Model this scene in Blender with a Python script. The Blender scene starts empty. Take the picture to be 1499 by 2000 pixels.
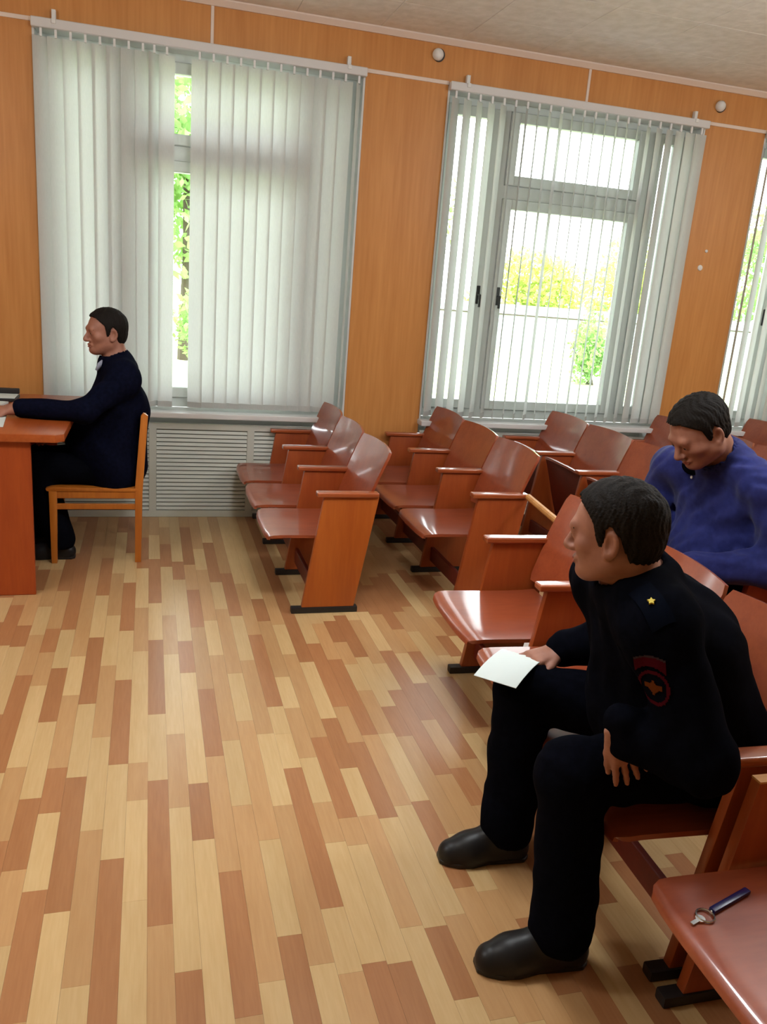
import bpy, bmesh, math, random
import numpy as np
from mathutils import Vector, Matrix

random.seed(7)
rng = np.random.default_rng(7)
scene = bpy.context.scene
COL = scene.collection

# ------------------------------------------------------------------ camera
CAM_H = 1.55
_c = np.array([749.5, 1000.0]); _V = np.array([285.0, 6750.0]); _P = np.array([293.0, 518.0])
FPX = math.sqrt(-float((_P - _c) @ (_V - _c)))
_ray = lambda u: np.array([u[0] - _c[0], u[1] - _c[1], FPX])
_up = -_ray(_V) / np.linalg.norm(_ray(_V))
_yv = _ray(_P) / np.linalg.norm(_ray(_P))
RW = np.stack([np.cross(_yv, _up), _yv, _up])          # world = RW @ camera ray
def project(p):
    q = RW.T @ (np.array(p, float) - np.array([0, 0, CAM_H]))
    return _c + FPX * q[:2] / q[2], q[2]
cam = bpy.data.cameras.new('camera'); cam_o = bpy.data.objects.new('camera', cam); COL.objects.link(cam_o)
cam.sensor_fit = 'VERTICAL'; cam.sensor_height = 36.0; cam.sensor_width = 27.0
cam.lens = FPX / 2000.0 * 36.0
cam.clip_start = 0.02; cam.clip_end = 300
M = Matrix.Identity(4)
for i in range(3):
    M[i][0] = RW[i, 0]; M[i][1] = -RW[i, 1]; M[i][2] = -RW[i, 2]
M[2][3] = CAM_H
cam_o.matrix_world = M
scene.camera = cam_o

# ------------------------------------------------------------------ world, exposure
world = bpy.data.worlds.new('sky'); scene.world = world; world.use_nodes = True
_bg = world.node_tree.nodes['Background']
_bg.inputs[0].default_value = (0.93, 0.97, 1.0, 1); _bg.inputs[1].default_value = 10.0
vs = scene.view_settings
vs.view_transform = 'Standard'; vs.look = 'None'; vs.gamma = 1.0; vs.exposure = 0.0
vs.use_curve_mapping = False
FILL_RADIANCE = 47.0
cy = scene.cycles
cy.max_bounces = 5; cy.diffuse_bounces = 3; cy.glossy_bounces = 2; cy.transmission_bounces = 4; cy.transparent_max_bounces = 6
cy.caustics_reflective = False; cy.caustics_refractive = False

# ------------------------------------------------------------------ materials
def new_mat(name):
    m = bpy.data.materials.new(name); m.use_nodes = True
    nt = m.node_tree; b = nt.nodes['Principled BSDF']
    return m, nt, b
def plain(name, col, rough=0.6, spec=0.5, metal=0.0, coat=0.0, coat_rough=0.1, sheen=0.0):
    m, nt, b = new_mat(name)
    b.inputs['Base Color'].default_value = (*col, 1); b.inputs['Roughness'].default_value = rough
    b.inputs['Specular IOR Level'].default_value = spec; b.inputs['Metallic'].default_value = metal
    b.inputs['Coat Weight'].default_value = coat; b.inputs['Coat Roughness'].default_value = coat_rough
    if sheen: b.inputs['Sheen Weight'].default_value = sheen
    return m
def srgb(r, g, b):
    f = lambda v: (v / 255 / 12.92) if v / 255 <= 0.04045 else ((v / 255 + 0.055) / 1.055) ** 2.4
    return (f(r), f(g), f(b))
def wood(name, c1, c2, stretch=(14, 14, 0.7), rough=0.4, coat=0.0, coat_rough=0.12, spec=0.5, fine=0.35, rand=0.0, world_co=False, bump=0.0):
    """two-tone grain: noise stretched along one axis"""
    m, nt, b = new_mat(name); N = nt.nodes; L = nt.links
    if world_co:
        g = N.new('ShaderNodeNewGeometry'); src = g.outputs['Position']
    else:
        t = N.new('ShaderNodeTexCoord'); src = t.outputs['Object']
    mp = N.new('ShaderNodeMapping'); mp.inputs['Scale'].default_value = stretch
    L.new(src, mp.inputs['Vector'])
    oi = N.new('ShaderNodeObjectInfo')
    vm = N.new('ShaderNodeVectorMath'); vm.operation = 'ADD'; L.new(mp.outputs[0], vm.inputs[0])
    cb = N.new('ShaderNodeCombineXYZ'); mu = N.new('ShaderNodeMath'); mu.operation = 'MULTIPLY'; mu.inputs[1].default_value = 37.0
    L.new(oi.outputs['Random'], mu.inputs[0])
    for k in range(3): L.new(mu.outputs[0], cb.inputs[k])
    if not world_co: L.new(cb.outputs[0], vm.inputs[1])
    n1 = N.new('ShaderNodeTexNoise'); n1.inputs['Scale'].default_value = 1.0; n1.inputs['Detail'].default_value = 5; n1.inputs['Distortion'].default_value = 0.6
    L.new(vm.outputs[0], n1.inputs['Vector'])
    n2 = N.new('ShaderNodeTexNoise'); n2.inputs['Scale'].default_value = 6.0; n2.inputs['Detail'].default_value = 3
    L.new(vm.outputs[0], n2.inputs['Vector'])
    mx = N.new('ShaderNodeMix'); mx.data_type = 'FLOAT'; mx.inputs[0].default_value = fine
    L.new(n1.outputs[0], mx.inputs[2]); L.new(n2.outputs[0], mx.inputs[3])
    rp = N.new('ShaderNodeValToRGB'); rp.color_ramp.elements[0].position = 0.32; rp.color_ramp.elements[1].position = 0.68
    rp.color_ramp.elements[0].color = (*c1, 1); rp.color_ramp.elements[1].color = (*c2, 1)
    L.new(mx.outputs[0], rp.inputs[0])
    out = rp.outputs[0]
    if rand:
        hs = N.new('ShaderNodeHueSaturation'); L.new(out, hs.inputs['Color'])
        mr = N.new('ShaderNodeMapRange'); mr.inputs[3].default_value = 1 - rand; mr.inputs[4].default_value = 1 + rand
        L.new(oi.outputs['Random'], mr.inputs[0]); L.new(mr.outputs[0], hs.inputs['Value']); out = hs.outputs[0]
    L.new(out, b.inputs['Base Color'])
    b.inputs['Roughness'].default_value = rough; b.inputs['Specular IOR Level'].default_value = spec
    b.inputs['Coat Weight'].default_value = coat; b.inputs['Coat Roughness'].default_value = coat_rough
    if bump:
        bp = N.new('ShaderNodeBump'); bp.inputs['Strength'].default_value = bump; bp.inputs['Distance'].default_value = 0.002
        L.new(mx.outputs[0], bp.inputs['Height']); L.new(bp.outputs[0], b.inputs['Normal'])
    return m
def mottled(name, c1, c2, scale=20, rough=0.8, bump=0.3, dist=0.004, spec=0.3, sheen=0.0, detail=5):
    m, nt, b = new_mat(name); N = nt.nodes; L = nt.links
    g = N.new('ShaderNodeNewGeometry'); n = N.new('ShaderNodeTexNoise'); n.inputs['Scale'].default_value = scale; n.inputs['Detail'].default_value = detail
    L.new(g.outputs['Position'], n.inputs['Vector'])
    rp = N.new('ShaderNodeValToRGB'); rp.color_ramp.elements[0].position = 0.35; rp.color_ramp.elements[1].position = 0.65
    rp.color_ramp.elements[0].color = (*c1, 1); rp.color_ramp.elements[1].color = (*c2, 1)
    L.new(n.outputs[0], rp.inputs[0]); L.new(rp.outputs[0], b.inputs['Base Color'])
    b.inputs['Roughness'].default_value = rough; b.inputs['Specular IOR Level'].default_value = spec
    if sheen: b.inputs['Sheen Weight'].default_value = sheen
    if bump:
        bp = N.new('ShaderNodeBump'); bp.inputs['Strength'].default_value = bump; bp.inputs['Distance'].default_value = dist
        L.new(n.outputs[0], bp.inputs['Height']); L.new(bp.outputs[0], b.inputs['Normal'])
    return m

MT = {}
MT['panel'] = wood('wall_laminate', srgb(194, 129, 68), srgb(212, 149, 84), (9, 9, 0.5), rough=0.42, spec=0.35, fine=0.55, world_co=True)
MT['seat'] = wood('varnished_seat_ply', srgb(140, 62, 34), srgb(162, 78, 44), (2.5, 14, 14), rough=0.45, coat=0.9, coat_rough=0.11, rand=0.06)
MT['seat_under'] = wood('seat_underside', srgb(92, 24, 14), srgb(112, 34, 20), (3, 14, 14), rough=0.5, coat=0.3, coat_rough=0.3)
MT['side'] = wood('side_board', srgb(164, 78, 20), srgb(186, 98, 32), (12, 12, 1.2), rough=0.45, coat=0.25, coat_rough=0.25)
MT['side_red'] = wood('side_board_reddish', srgb(146, 62, 22), srgb(166, 80, 32), (12, 12, 1.2), rough=0.42, coat=0.4, coat_rough=0.2)
MT['arm'] = wood('armrest_wood', srgb(150, 70, 34), srgb(178, 92, 48), (1.5, 20, 20), rough=0.35, coat=1.0, coat_rough=0.10)
MT['raw'] = wood('raw_wood', srgb(190, 130, 66), srgb(214, 158, 92), (2, 14, 14), rough=0.6)
MT['black'] = plain('black_rubber', (0.012, 0.010, 0.010), 0.5)
MT['desk'] = wood('desk_wood', srgb(150, 66, 24), srgb(176, 88, 38), (12, 1.2, 12), rough=0.35, coat=0.4, coat_rough=0.2)
MT['desk_side'] = wood('desk_side_wood', srgb(148, 58, 18), srgb(172, 78, 28), (12, 12, 1.2), rough=0.45)
MT['chair'] = wood('chair_wood', srgb(176, 96, 26), srgb(200, 120, 40), (14, 14, 1.5), rough=0.4, coat=0.3)
MT['white'] = plain('white_paint', (0.72, 0.72, 0.70), 0.45)
MT['trim'] = plain('pale_plastic_trim', srgb(232, 214, 200), 0.45)
MT['frame'] = plain('white_window_paint', (0.66, 0.69, 0.66), 0.4)
MT['rail'] = plain('blind_rail', (0.70, 0.69, 0.68), 0.35)
MT['radiator'] = plain('radiator_screen', srgb(208, 212, 200), 0.5)
MT['radiator_dark'] = plain('radiator_cavity', srgb(120, 126, 118), 0.7)
MT['ceiling'] = mottled('ceiling_texture', srgb(234, 232, 226), srgb(246, 244, 240), 14, 0.85, 0.5, 0.008)
MT['plaster'] = mottled('plain_plaster', srgb(205, 170, 120), srgb(215, 182, 132), 6, 0.85, 0.1)
MT['core'] = plain('wall_core', (0.5, 0.48, 0.45), 0.9)
MT['dark'] = plain('dark_metal', (0.03, 0.03, 0.03), 0.4)
MT['screw'] = plain('white_plastic', (0.8, 0.8, 0.78), 0.35)
MT['skin'] = mottled('skin', srgb(152, 102, 84), srgb(166, 115, 95), 30, 0.5, 0.05, 0.001, 0.4)
MT['hair'] = mottled('dark_hair', (0.006, 0.0045, 0.0035), (0.012, 0.009, 0.007), 220, 0.7, 0.6, 0.003, 0.15)
MT['eye'] = plain('eye_white', (0.55, 0.52, 0.48), 0.2)
MT['iris'] = plain('iris', (0.03, 0.02, 0.012), 0.2)
MT['lips'] = plain('lips', srgb(150, 78, 66), 0.5)
MT['suit'] = mottled('dark_suit', (0.0025, 0.0028, 0.005), (0.0035, 0.004, 0.007), 60, 0.95, 0.15, 0.002, 0.02)
MT['suit_navy'] = mottled('navy_suit', (0.0032, 0.0038, 0.010), (0.0045, 0.0055, 0.016), 60, 0.95, 0.15, 0.002, 0.02)
MT['uniform'] = mottled('uniform_cloth', (0.0022, 0.0025, 0.0045), (0.0032, 0.0036, 0.007), 60, 0.95, 0.15, 0.002, 0.02)
MT['epaulette'] = plain('epaulette_cloth', (0.0030, 0.0042, 0.009), 0.9, 0.02)
MT['shirt_blue'] = mottled('blue_shirt', srgb(32, 38, 96), srgb(40, 48, 112), 40, 0.8, 0.2, 0.003, 0.2, sheen=0.1)
MT['shirt_pale'] = plain('pale_shirt', srgb(150, 155, 175), 0.7)
MT['shoe'] = plain('black_leather', (0.010, 0.010, 0.011), 0.4, 0.3)
MT['gold'] = plain('gold_star', srgb(225, 205, 70), 0.35)
MT['patch_red'] = plain('patch_red', srgb(66, 12, 22), 0.9, 0.02)
MT['patch_gold'] = plain('patch_gold', srgb(92, 46, 16), 0.9, 0.02)
MT['patch_grey'] = plain('patch_grey', srgb(58, 46, 48), 0.9, 0.02)
MT['paper'] = plain('white_paper', (0.66, 0.73, 0.71), 0.6)
MT['pen_blue'] = plain('blue_plastic', srgb(24, 20, 84), 0.3)
MT['steel'] = plain('steel', (0.6, 0.6, 0.58), 0.25, metal=1.0)
MT['grass'] = mottled('grass', srgb(176, 196, 130), srgb(206, 216, 160), 3, 0.9, 0.0)
MT['asphalt'] = mottled('pale_paving', srgb(190, 190, 185), srgb(205, 205, 200), 3, 0.9, 0.0)
MT['fence'] = plain('pale_sheet_metal', srgb(176, 190, 196), 0.5)
MT['bark'] = plain('bark', srgb(70, 60, 48), 0.9)
# floor tones
MT['lino_light'] = wood('lino_light', srgb(200, 164, 112), srgb(212, 180, 130), (22, 1.6, 22), 0.29, spec=0.5, fine=0.5, rand=0.06, world_co=True)
MT['lino_mid'] = wood('lino_mid', srgb(186, 142, 94), srgb(198, 156, 108), (22, 1.6, 22), 0.29, spec=0.5, fine=0.5, rand=0.07, world_co=True)
MT['lino_dark'] = wood('lino_dark', srgb(164, 110, 70), srgb(178, 126, 84), (22, 1.6, 22), 0.29, spec=0.5, fine=0.5, rand=0.07, world_co=True)
MT['lino_base'] = plain('lino_base', srgb(150, 104, 62), 0.5)

def leaf_mat(name, c1, c2):
    m, nt, b = new_mat(name); N = nt.nodes; L = nt.links
    g = N.new('ShaderNodeNewGeometry'); n = N.new('ShaderNodeTexNoise'); n.inputs['Scale'].default_value = 2.5
    L.new(g.outputs['Position'], n.inputs['Vector'])
    rp = N.new('ShaderNodeValToRGB'); rp.color_ramp.elements[0].color = (*c1, 1); rp.color_ramp.elements[1].color = (*c2, 1)
    rp.color_ramp.elements[0].position = .35; rp.color_ramp.elements[1].position = .65
    L.new(n.outputs[0], rp.inputs[0]); L.new(rp.outputs[0], b.inputs['Base Color'])
    b.inputs['Roughness'].default_value = 0.6
    tr = N.new('ShaderNodeBsdfTranslucent'); L.new(rp.outputs[0], tr.inputs[0])
    ms = N.new('ShaderNodeMixShader'); ms.inputs[0].default_value = 0.4
    L.new(b.outputs[0], ms.inputs[1]); L.new(tr.outputs[0], ms.inputs[2])
    L.new(ms.outputs[0], N['Material Output'].inputs[0])
    return m
MT['leaf_yellow'] = leaf_mat('leaf_yellow', srgb(178, 196, 96), srgb(210, 220, 130))
MT['leaf_green'] = leaf_mat('leaf_green', srgb(120, 160, 88), srgb(164, 196, 120))

def slat_material():
    m = bpy.data.materials.new('blind_fabric'); m.use_nodes = True
    nt = m.node_tree; N = nt.nodes; L = nt.links; N.clear()
    o = N.new('ShaderNodeOutputMaterial'); d = N.new('ShaderNodeBsdfDiffuse'); t = N.new('ShaderNodeBsdfTranslucent')
    g = N.new('ShaderNodeNewGeometry'); mp = N.new('ShaderNodeMapping'); mp.inputs['Scale'].default_value = (300, 300, 40)
    n = N.new('ShaderNodeTexNoise'); n.inputs['Scale'].default_value = 1.0
    L.new(g.outputs['Position'], mp.inputs[0]); L.new(mp.outputs[0], n.inputs['Vector'])
    rp = N.new('ShaderNodeValToRGB'); rp.color_ramp.elements[0].color = (0.63, 0.64, 0.615, 1); rp.color_ramp.elements[1].color = (0.72, 0.73, 0.70, 1)
    L.new(n.outputs[0], rp.inputs[0]); L.new(rp.outputs[0], d.inputs[0]); L.new(rp.outputs[0], t.inputs[0])
    mx = N.new('ShaderNodeMixShader'); mx.inputs[0].default_value = 0.34
    L.new(d.outputs[0], mx.inputs[1]); L.new(t.outputs[0], mx.inputs[2]); L.new(mx.outputs[0], o.inputs[0])
    return m
MT['slat'] = slat_material()
def glass_material():
    m = bpy.data.materials.new('window_glass'); m.use_nodes = True
    nt = m.node_tree; N = nt.nodes; L = nt.links; N.clear()
    o = N.new('ShaderNodeOutputMaterial'); t = N.new('ShaderNodeBsdfTransparent'); g = N.new('ShaderNodeBsdfGlossy'); g.inputs['Roughness'].default_value = 0.02
    t.inputs[0].default_value = (0.92, 0.95, 0.94, 1)
    f = N.new('ShaderNodeFresnel'); f.inputs[0].default_value = 1.45
    mx = N.new('ShaderNodeMixShader'); L.new(f.outputs[0], mx.inputs[0]); L.new(t.outputs[0], mx.inputs[1]); L.new(g.outputs[0], mx.inputs[2]); L.new(mx.outputs[0], o.inputs[0])
    return m
MT['glass'] = glass_material()
def emit(name, col, s):
    m = bpy.data.materials.new(name); m.use_nodes = True
    nt = m.node_tree; nt.nodes.clear(); e = nt.nodes.new('ShaderNodeEmission'); o = nt.nodes.new('ShaderNodeOutputMaterial')
    e.inputs[0].default_value = (*col, 1); e.inputs[1].default_value = s; nt.links.new(e.outputs[0], o.inputs[0]); return m
MT['tube'] = emit('fill_glow', (.93, 0.97, 1.0), FILL_RADIANCE)  # glow of the added pendants that brighten the room

# ------------------------------------------------------------------ mesh helpers
class MB:
    """collects simple shapes into one mesh"""
    def __init__(s): s.bm = bmesh.new()
    def box(s, x0, x1, y0, y1, z0, z1, bev=0.0, seg=2):
        b = bmesh.new()
        vs_ = [b.verts.new(p) for p in ((x0,y0,z0),(x1,y0,z0),(x1,y1,z0),(x0,y1,z0),(x0,y0,z1),(x1,y0,z1),(x1,y1,z1),(x0,y1,z1))]
        for f in ((0,3,2,1),(4,5,6,7),(0,1,5,4),(1,2,6,5),(2,3,7,6),(3,0,4,7)): b.faces.new([vs_[i] for i in f])
        if bev: bmesh.ops.bevel(b, geom=list(b.edges), offset=bev, segments=seg, affect='EDGES', profile=0.6)
        return s._merge(b)
    def prism(s, pts, axis, a0, a1, bev=0.0, seg=2):
        """pts polygon in the plane across axis: axis 'y' -> (x,z); 'z' -> (x,y); 'x' -> (y,z)"""
        b = bmesh.new()
        def mk(p, a): return {'y': (p[0], a, p[1]), 'z': (p[0], p[1], a), 'x': (a, p[0], p[1])}[axis]
        A = [b.verts.new(mk(p, a0)) for p in pts]; B = [b.verts.new(mk(p, a1)) for p in pts]
        n = len(pts); b.faces.new(A); b.faces.new(B[::-1])
        for i in range(n): b.faces.new((A[i], B[i], B[(i+1) % n], A[(i+1) % n]))
        bmesh.ops.recalc_face_normals(b, faces=b.faces)
        if bev: bmesh.ops.bevel(b, geom=list(b.edges), offset=bev, segments=seg, affect='EDGES', profile=0.6)
        return s._merge(b)
    def tube(s, pts, r, n=10):
        """round bar through points, radius number or list"""
        b = bmesh.new(); P = [Vector(p) for p in pts]; R_ = r if isinstance(r, (list, tuple)) else [r] * len(P)
        rings = []
        for i, p in enumerate(P):
            t = (P[min(i+1, len(P)-1)] - P[max(i-1, 0)]).normalized()
            a = t.orthogonal().normalized() if i == 0 else (prev - t * prev.dot(t)).normalized()
            prev = a; c = t.cross(a)
            rings.append([b.verts.new(p + (a * math.cos(2*math.pi*k/n) + c * math.sin(2*math.pi*k/n)) * R_[i]) for k in range(n)])
        for A, B in zip(rings, rings[1:]):
            for k in range(n): b.faces.new((A[k], A[(k+1) % n], B[(k+1) % n], B[k]))
        b.faces.new(rings[0][::-1]); b.faces.new(rings[-1])
        return s._merge(b)
    def ball(s, c, rad, rot=None, u=16, v=10):
        b = bmesh.new(); bmesh.ops.create_uvsphere(b, u_segments=u, v_segments=v, radius=1.0)
        r = Vector(rad) if not isinstance(rad, (int, float)) else Vector((rad,)*3)
        m = Matrix.Translation(Vector(c)) @ (rot.to_4x4() if rot else Matrix.Identity(4)) @ Matrix.Diagonal((*r, 1))
        bmesh.ops.transform(b, matrix=m, verts=b.verts); return s._merge(b)
    def _merge(s, b):
        me = bpy.data.meshes.new('tmp'); b.to_mesh(me); b.free(); s.bm.from_mesh(me); bpy.data.meshes.remove(me); return s
    def mesh(s, name, mat, smooth=False, angle=35):
        me = bpy.data.meshes.new(name)
        bmesh.ops.recalc_face_normals(s.bm, faces=s.bm.faces)
        s.bm.to_mesh(me); s.bm.free(); me.materials.append(MT[mat])
        if smooth: smooth_mesh(me, angle)
        return me
    def build(s, name, mat, parent=None, smooth=False, angle=35):
        return link(name, s.mesh(name, mat, smooth, angle), parent)
def smooth_mesh(me, angle=35):
    me.polygons.foreach_set('use_smooth', [True] * len(me.polygons))
    if angle and angle < 180:
        try: me.set_sharp_from_angle(angle=math.radians(angle))
        except Exception: pass
def link(name, data, parent=None, loc=None):
    o = bpy.data.objects.new(name, data); COL.objects.link(o)
    if parent: o.parent = parent
    if loc: o.location = loc
    return o
def empty(name, loc=(0, 0, 0), rz=0.0):
    o = link(name, None); o.location = loc; o.rotation_euler = (0, 0, rz); o.empty_display_size = 0.1; return o
def tag(o, label=None, cat=None, group=None, kind=None):
    if label: o['label'] = label
    if cat: o['category'] = cat
    if group: o['group'] = group
    if kind: o['kind'] = kind
    return o
def raw_mesh(name, verts, faces, mat, smooth=True, angle=180):
    me = bpy.data.meshes.new(name)
    verts = np.asarray(verts, np.float32); faces = np.asarray(faces, np.int32)
    me.vertices.add(len(verts)); me.vertices.foreach_set('co', verts.ravel())
    me.loops.add(faces.size); me.loops.foreach_set('vertex_index', faces.ravel())
    me.polygons.add(len(faces)); k = faces.shape[1]
    me.polygons.foreach_set('loop_start', np.arange(0, faces.size, k, dtype=np.int32))
    me.materials.append(MT[mat]); me.update(calc_edges=True)
    if smooth: smooth_mesh(me, angle)
    else: me.polygons.foreach_set('use_smooth', [False] * len(me.polygons))
    return me
def shell(top, bot, name, mat, angle=40, mat2=None):
    """closed plate from two point grids (nu x nv x 3)"""
    nu, nv = top.shape[:2]
    V = np.concatenate([top.reshape(-1, 3), bot.reshape(-1, 3)]); off = nu * nv; F = []; n_top = 0
    idx = lambda i, j: i * nv + j
    for i in range(nu - 1):
        for j in range(nv - 1): F.append((idx(i,j), idx(i,j+1), idx(i+1,j+1), idx(i+1,j)))
    n_top = len(F)
    for i in range(nu - 1):
        for j in range(nv - 1): F.append((off+idx(i,j), off+idx(i+1,j), off+idx(i+1,j+1), off+idx(i,j+1)))
    for i in range(nu - 1):
        F.append((idx(i,0), idx(i+1,0), off+idx(i+1,0), off+idx(i,0))); F.append((idx(i+1,nv-1), idx(i,nv-1), off+idx(i,nv-1), off+idx(i+1,nv-1)))
    for j in range(nv - 1):
        F.append((idx(0,j+1), idx(0,j), off+idx(0,j), off+idx(0,j+1))); F.append((idx(nu-1,j), idx(nu-1,j+1), off+idx(nu-1,j+1), off+idx(nu-1,j)))
    me = raw_mesh(name, V, F, mat, True, angle)
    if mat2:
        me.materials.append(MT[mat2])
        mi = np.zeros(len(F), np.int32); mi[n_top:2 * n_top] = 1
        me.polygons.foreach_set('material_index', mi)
    b = bmesh.new(); b.from_mesh(me); bmesh.ops.recalc_face_normals(b, faces=b.faces); b.to_mesh(me); b.free()
    return me

# ------------------------------------------------------------------ room shell
WY = 5.255                 # face of the window wall
X0, X1, Y0, ZC = -3.2, 6.4, -2.6, 3.0
WINS = [(-0.61, 1.235), (1.76, 3.61), (4.09, 5.94)]
ZS, ZT = 0.69, 2.745       # sill and head of the openings

# floor: a base slab and strips of patterned linoleum
fl = MB().box(X0, X1, Y0, WY + 0.3, -0.12, -0.003).build('floor', 'lino_base'); tag(fl, kind='structure')
PW = 0.0610
def col_px_to_y(xc, py):
    lo, hi = 0.9, 6.2
    for _ in range(40):
        m_ = (lo + hi) / 2
        if project((xc, m_, 0))[0][1] > py: lo = m_
        else: hi = m_
    return lo
# strips read off the photograph, far to near: (image row where the strip ends, tone)
COLS = {
 -6: [(1230,'D'),(1305,'L'),(1410,'D'),(1560,'L'),(1700,'D'),(1850,'M')],
 -5: [(1187,'M'),(1282,'M'),(1358,'L'),(1500,'M'),(1588,'D'),(1740,'L'),(2000,'D')],
 -4: [(1090,'M'),(1163,'D'),(1245,'L'),(1375,'D'),(1518,'L'),(1782,'D'),(2150,'L')],
 -3: [(1040,'D'),(1120,'L'),(1202,'M'),(1300,'L'),(1440,'M'),(1622,'L'),(1927,'M'),(2200,'L')],
 -2: [(1080,'D'),(1138,'L'),(1232,'D'),(1328,'L'),(1493,'D'),(1678,'L'),(2150,'D')],
 -1: [(1050,'M'),(1110,'D'),(1187,'L'),(1272,'M'),(1490,'L'),(1563,'M'),(1760,'L'),(2200,'L')],
  0: [(1045,'M'),(1092,'L'),(1178,'D'),(1250,'L'),(1395,'D'),(1524,'L'),(1807,'D'),(2100,'M')],
  1: [(1030,'L'),(1063,'M'),(1107,'D'),(1202,'L'),(1278,'M'),(1434,'L'),(1577,'M'),(1897,'L'),(2200,'D')],
  2: [(1060,'L'),(1097,'L'),(1132,'D'),(1252,'L'),(1314,'D'),(1530,'L'),(1640,'D'),(2200,'L')],
  3: [(1030,'M'),(1103,'D'),(1152,'M'),(1225,'D'),(1346,'M'),(1477,'D'),(1702,'M'),(1985,'D'),(2200,'M')],
  4: [(1072,'M'),(1113,'L'),(1212,'M'),(1280,'L'),(1446,'M'),(1573,'L'),(1917,'M'),(2200,'L')],
  5: [(1060,'L'),(1137,'D'),(1190,'L'),(1315,'M'),(1408,'L'),(1640,'M'),(1827,'L'),(2200,'D')],
  6: [(1120,'M'),(1203,'D'),(1290,'L'),(1433,'M'),(1573,'L'),(1883,'M'),(2200,'L')],
  7: [(1140,'L'),(1240,'M'),(1380,'D'),(1433,'L'),(1500,'L'),(1773,'D'),(1900,'L'),(2200,'M')],
  8: [(1170,'L'),(1213,'D'),(1322,'M'),(1383,'L'),(1480,'M'),(1567,'L'),(1645,'M'),(1880,'L'),(2200,'D')],
  9: [(1220,'M'),(1278,'L'),(1440,'M'),(1597,'D'),(1650,'M'),(1880,'L')],
 10: [(1207,'D'),(1293,'D'),(1403,'L'),(1500,'D'),(1593,'L'),(1810,'M')],
 11: [(1257,'L'),(1380,'D'),(1450,'M'),(1597,'D'),(1810,'L'),(1950,'D')],
}
XB = -0.0045               # left edge of strip column 0
strips = []                # (x0, x1, y0, y1, tone)
tone_name = {'L': 'lino_light', 'M': 'lino_mid', 'D': 'lino_dark'}
kmin, kmax = int(math.floor((X0 - XB) / PW)), int(math.floor((X1 - XB) / PW))
for k in range(kmin, kmax + 1):
    xa = max(X0, XB + k * PW); xb = min(X1, XB + (k + 1) * PW)
    xc = XB + (k + 0.5) * PW; y = WY
    last = ''
    for (py, t) in COLS.get(k, []):
        yn = max(Y0, col_px_to_y(xc, py))
        if y - yn > 0.02:
            strips.append((xa, xb, yn, y, t)); y = yn; last = t
        if yn <= 0.91: break
    first = y == WY
    while y > Y0 + 0.01:
        ln = random.choice([0.22, 0.3, 0.38, 0.46, 0.6]) * random.uniform(0.9, 1.1)
        if first: ln *= random.uniform(0.3, 1); first = False
        yn = max(Y0, y - ln)
        t = random.choice([q for q in 'LLMMDD' if q != last]); last = t
        strips.append((xa, xb, yn, y, t)); y = yn
def strip_area(s):
    pts = []
    for (x, yy) in ((s[0], s[2]), (s[1], s[2]), (s[1], s[3]), (s[0], s[3])):
        p, d = project((x, yy, 0))
        if d < 0.1: return 0
        pts.append((min(max(p[0], 0), 1499), min(max(p[1], 0), 2000)))
    a = sum(pts[i][0] * pts[(i+1) % 4][1] - pts[(i+1) % 4][0] * pts[i][1] for i in range(4))
    x, yy = (s[0] + s[1]) / 2, (s[2] + s[3]) / 2
    hidden = (x > 1.15 and yy < 4.9) or (x > 0.62 and yy > 3.7)
    return abs(a) / 2 * (0.2 if hidden else 1)
strips.sort(key=strip_area, reverse=True)
unit = {}
for t in 'LMD':
    unit[t] = MB().box(-0.5, 0.5, -0.5, 0.5, -1, 0).mesh('floor_strip', tone_name[t])
GAP = 0.0004
for s in strips[:298]:
    o = link('floor_strip', unit[s[4]], fl); o.location = ((s[0]+s[1])/2, (s[2]+s[3])/2, 0)
    o.scale = (s[1]-s[0]-GAP, s[3]-s[2]-GAP, 0.003)
V, F, MI = [], [], []
for s in strips[298:]:
    g = GAP / 2; n = len(V)
    x0, x1, y0, y1 = s[0]+g, s[1]-g, s[2]+g, s[3]-g
    V += [(x0,y0,-.003),(x1,y0,-.003),(x1,y1,-.003),(x0,y1,-.003),(x0,y0,0),(x1,y0,0),(x1,y1,0),(x0,y1,0)]
    F += [tuple(n+i for i in f) for f in ((4,5,6,7),(0,1,5,4),(1,2,6,5),(2,3,7,6),(3,0,4,7))]
    MI += ['LMD'.index(s[4])] * 5
me = raw_mesh('floor_strips', V, F, 'lino_light', False); me.materials.append(MT['lino_mid']); me.materials.append(MT['lino_dark'])
me.polygons.foreach_set('material_index', MI)
tag(link('floor_strips', me, fl), kind='stuff')

# window wall: masonry core with openings
core = MB()
xs = [X0 - 0.2] + [v for w_ in WINS for v in w_] + [X1 + 0.2]
core.box(xs[0], xs[-1], WY + 0.2, WY + 0.36, -0.12, ZS - 0.04).box(xs[0], xs[-1], WY + 0.014, WY + 0.36, ZT, ZC + 0.15)
for i in range(0, len(xs), 2): core.box(xs[i], xs[i+1], WY + 0.014, WY + 0.36, -.12, ZT)
wall_back = core.build('wall_back', 'core'); tag(wall_back, kind='structure')
def wpanel(x0, x1, z0, z1):
    MB().box(x0 + .0008, x1 - .0008, WY, WY + 0.013, z0, z1, 0.0012, 1).build('wall_panel', 'panel', wall_back)
ZTR = 2.762
vtrims = [-2.03, 0.335, 2.698, 5.06]
ups = [X0] + vtrims + [X1]
for a, b in zip(ups, ups[1:]): wpanel(a, b, ZTR + .002, ZC)
for a, b in ((X0, -2.6), (-2.6, -1.6), (-1.6, -0.61), (1.235, 1.76), (3.61, 4.09), (5.94, X1)): wpanel(a, b, 0.0, ZTR - .002)
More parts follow.
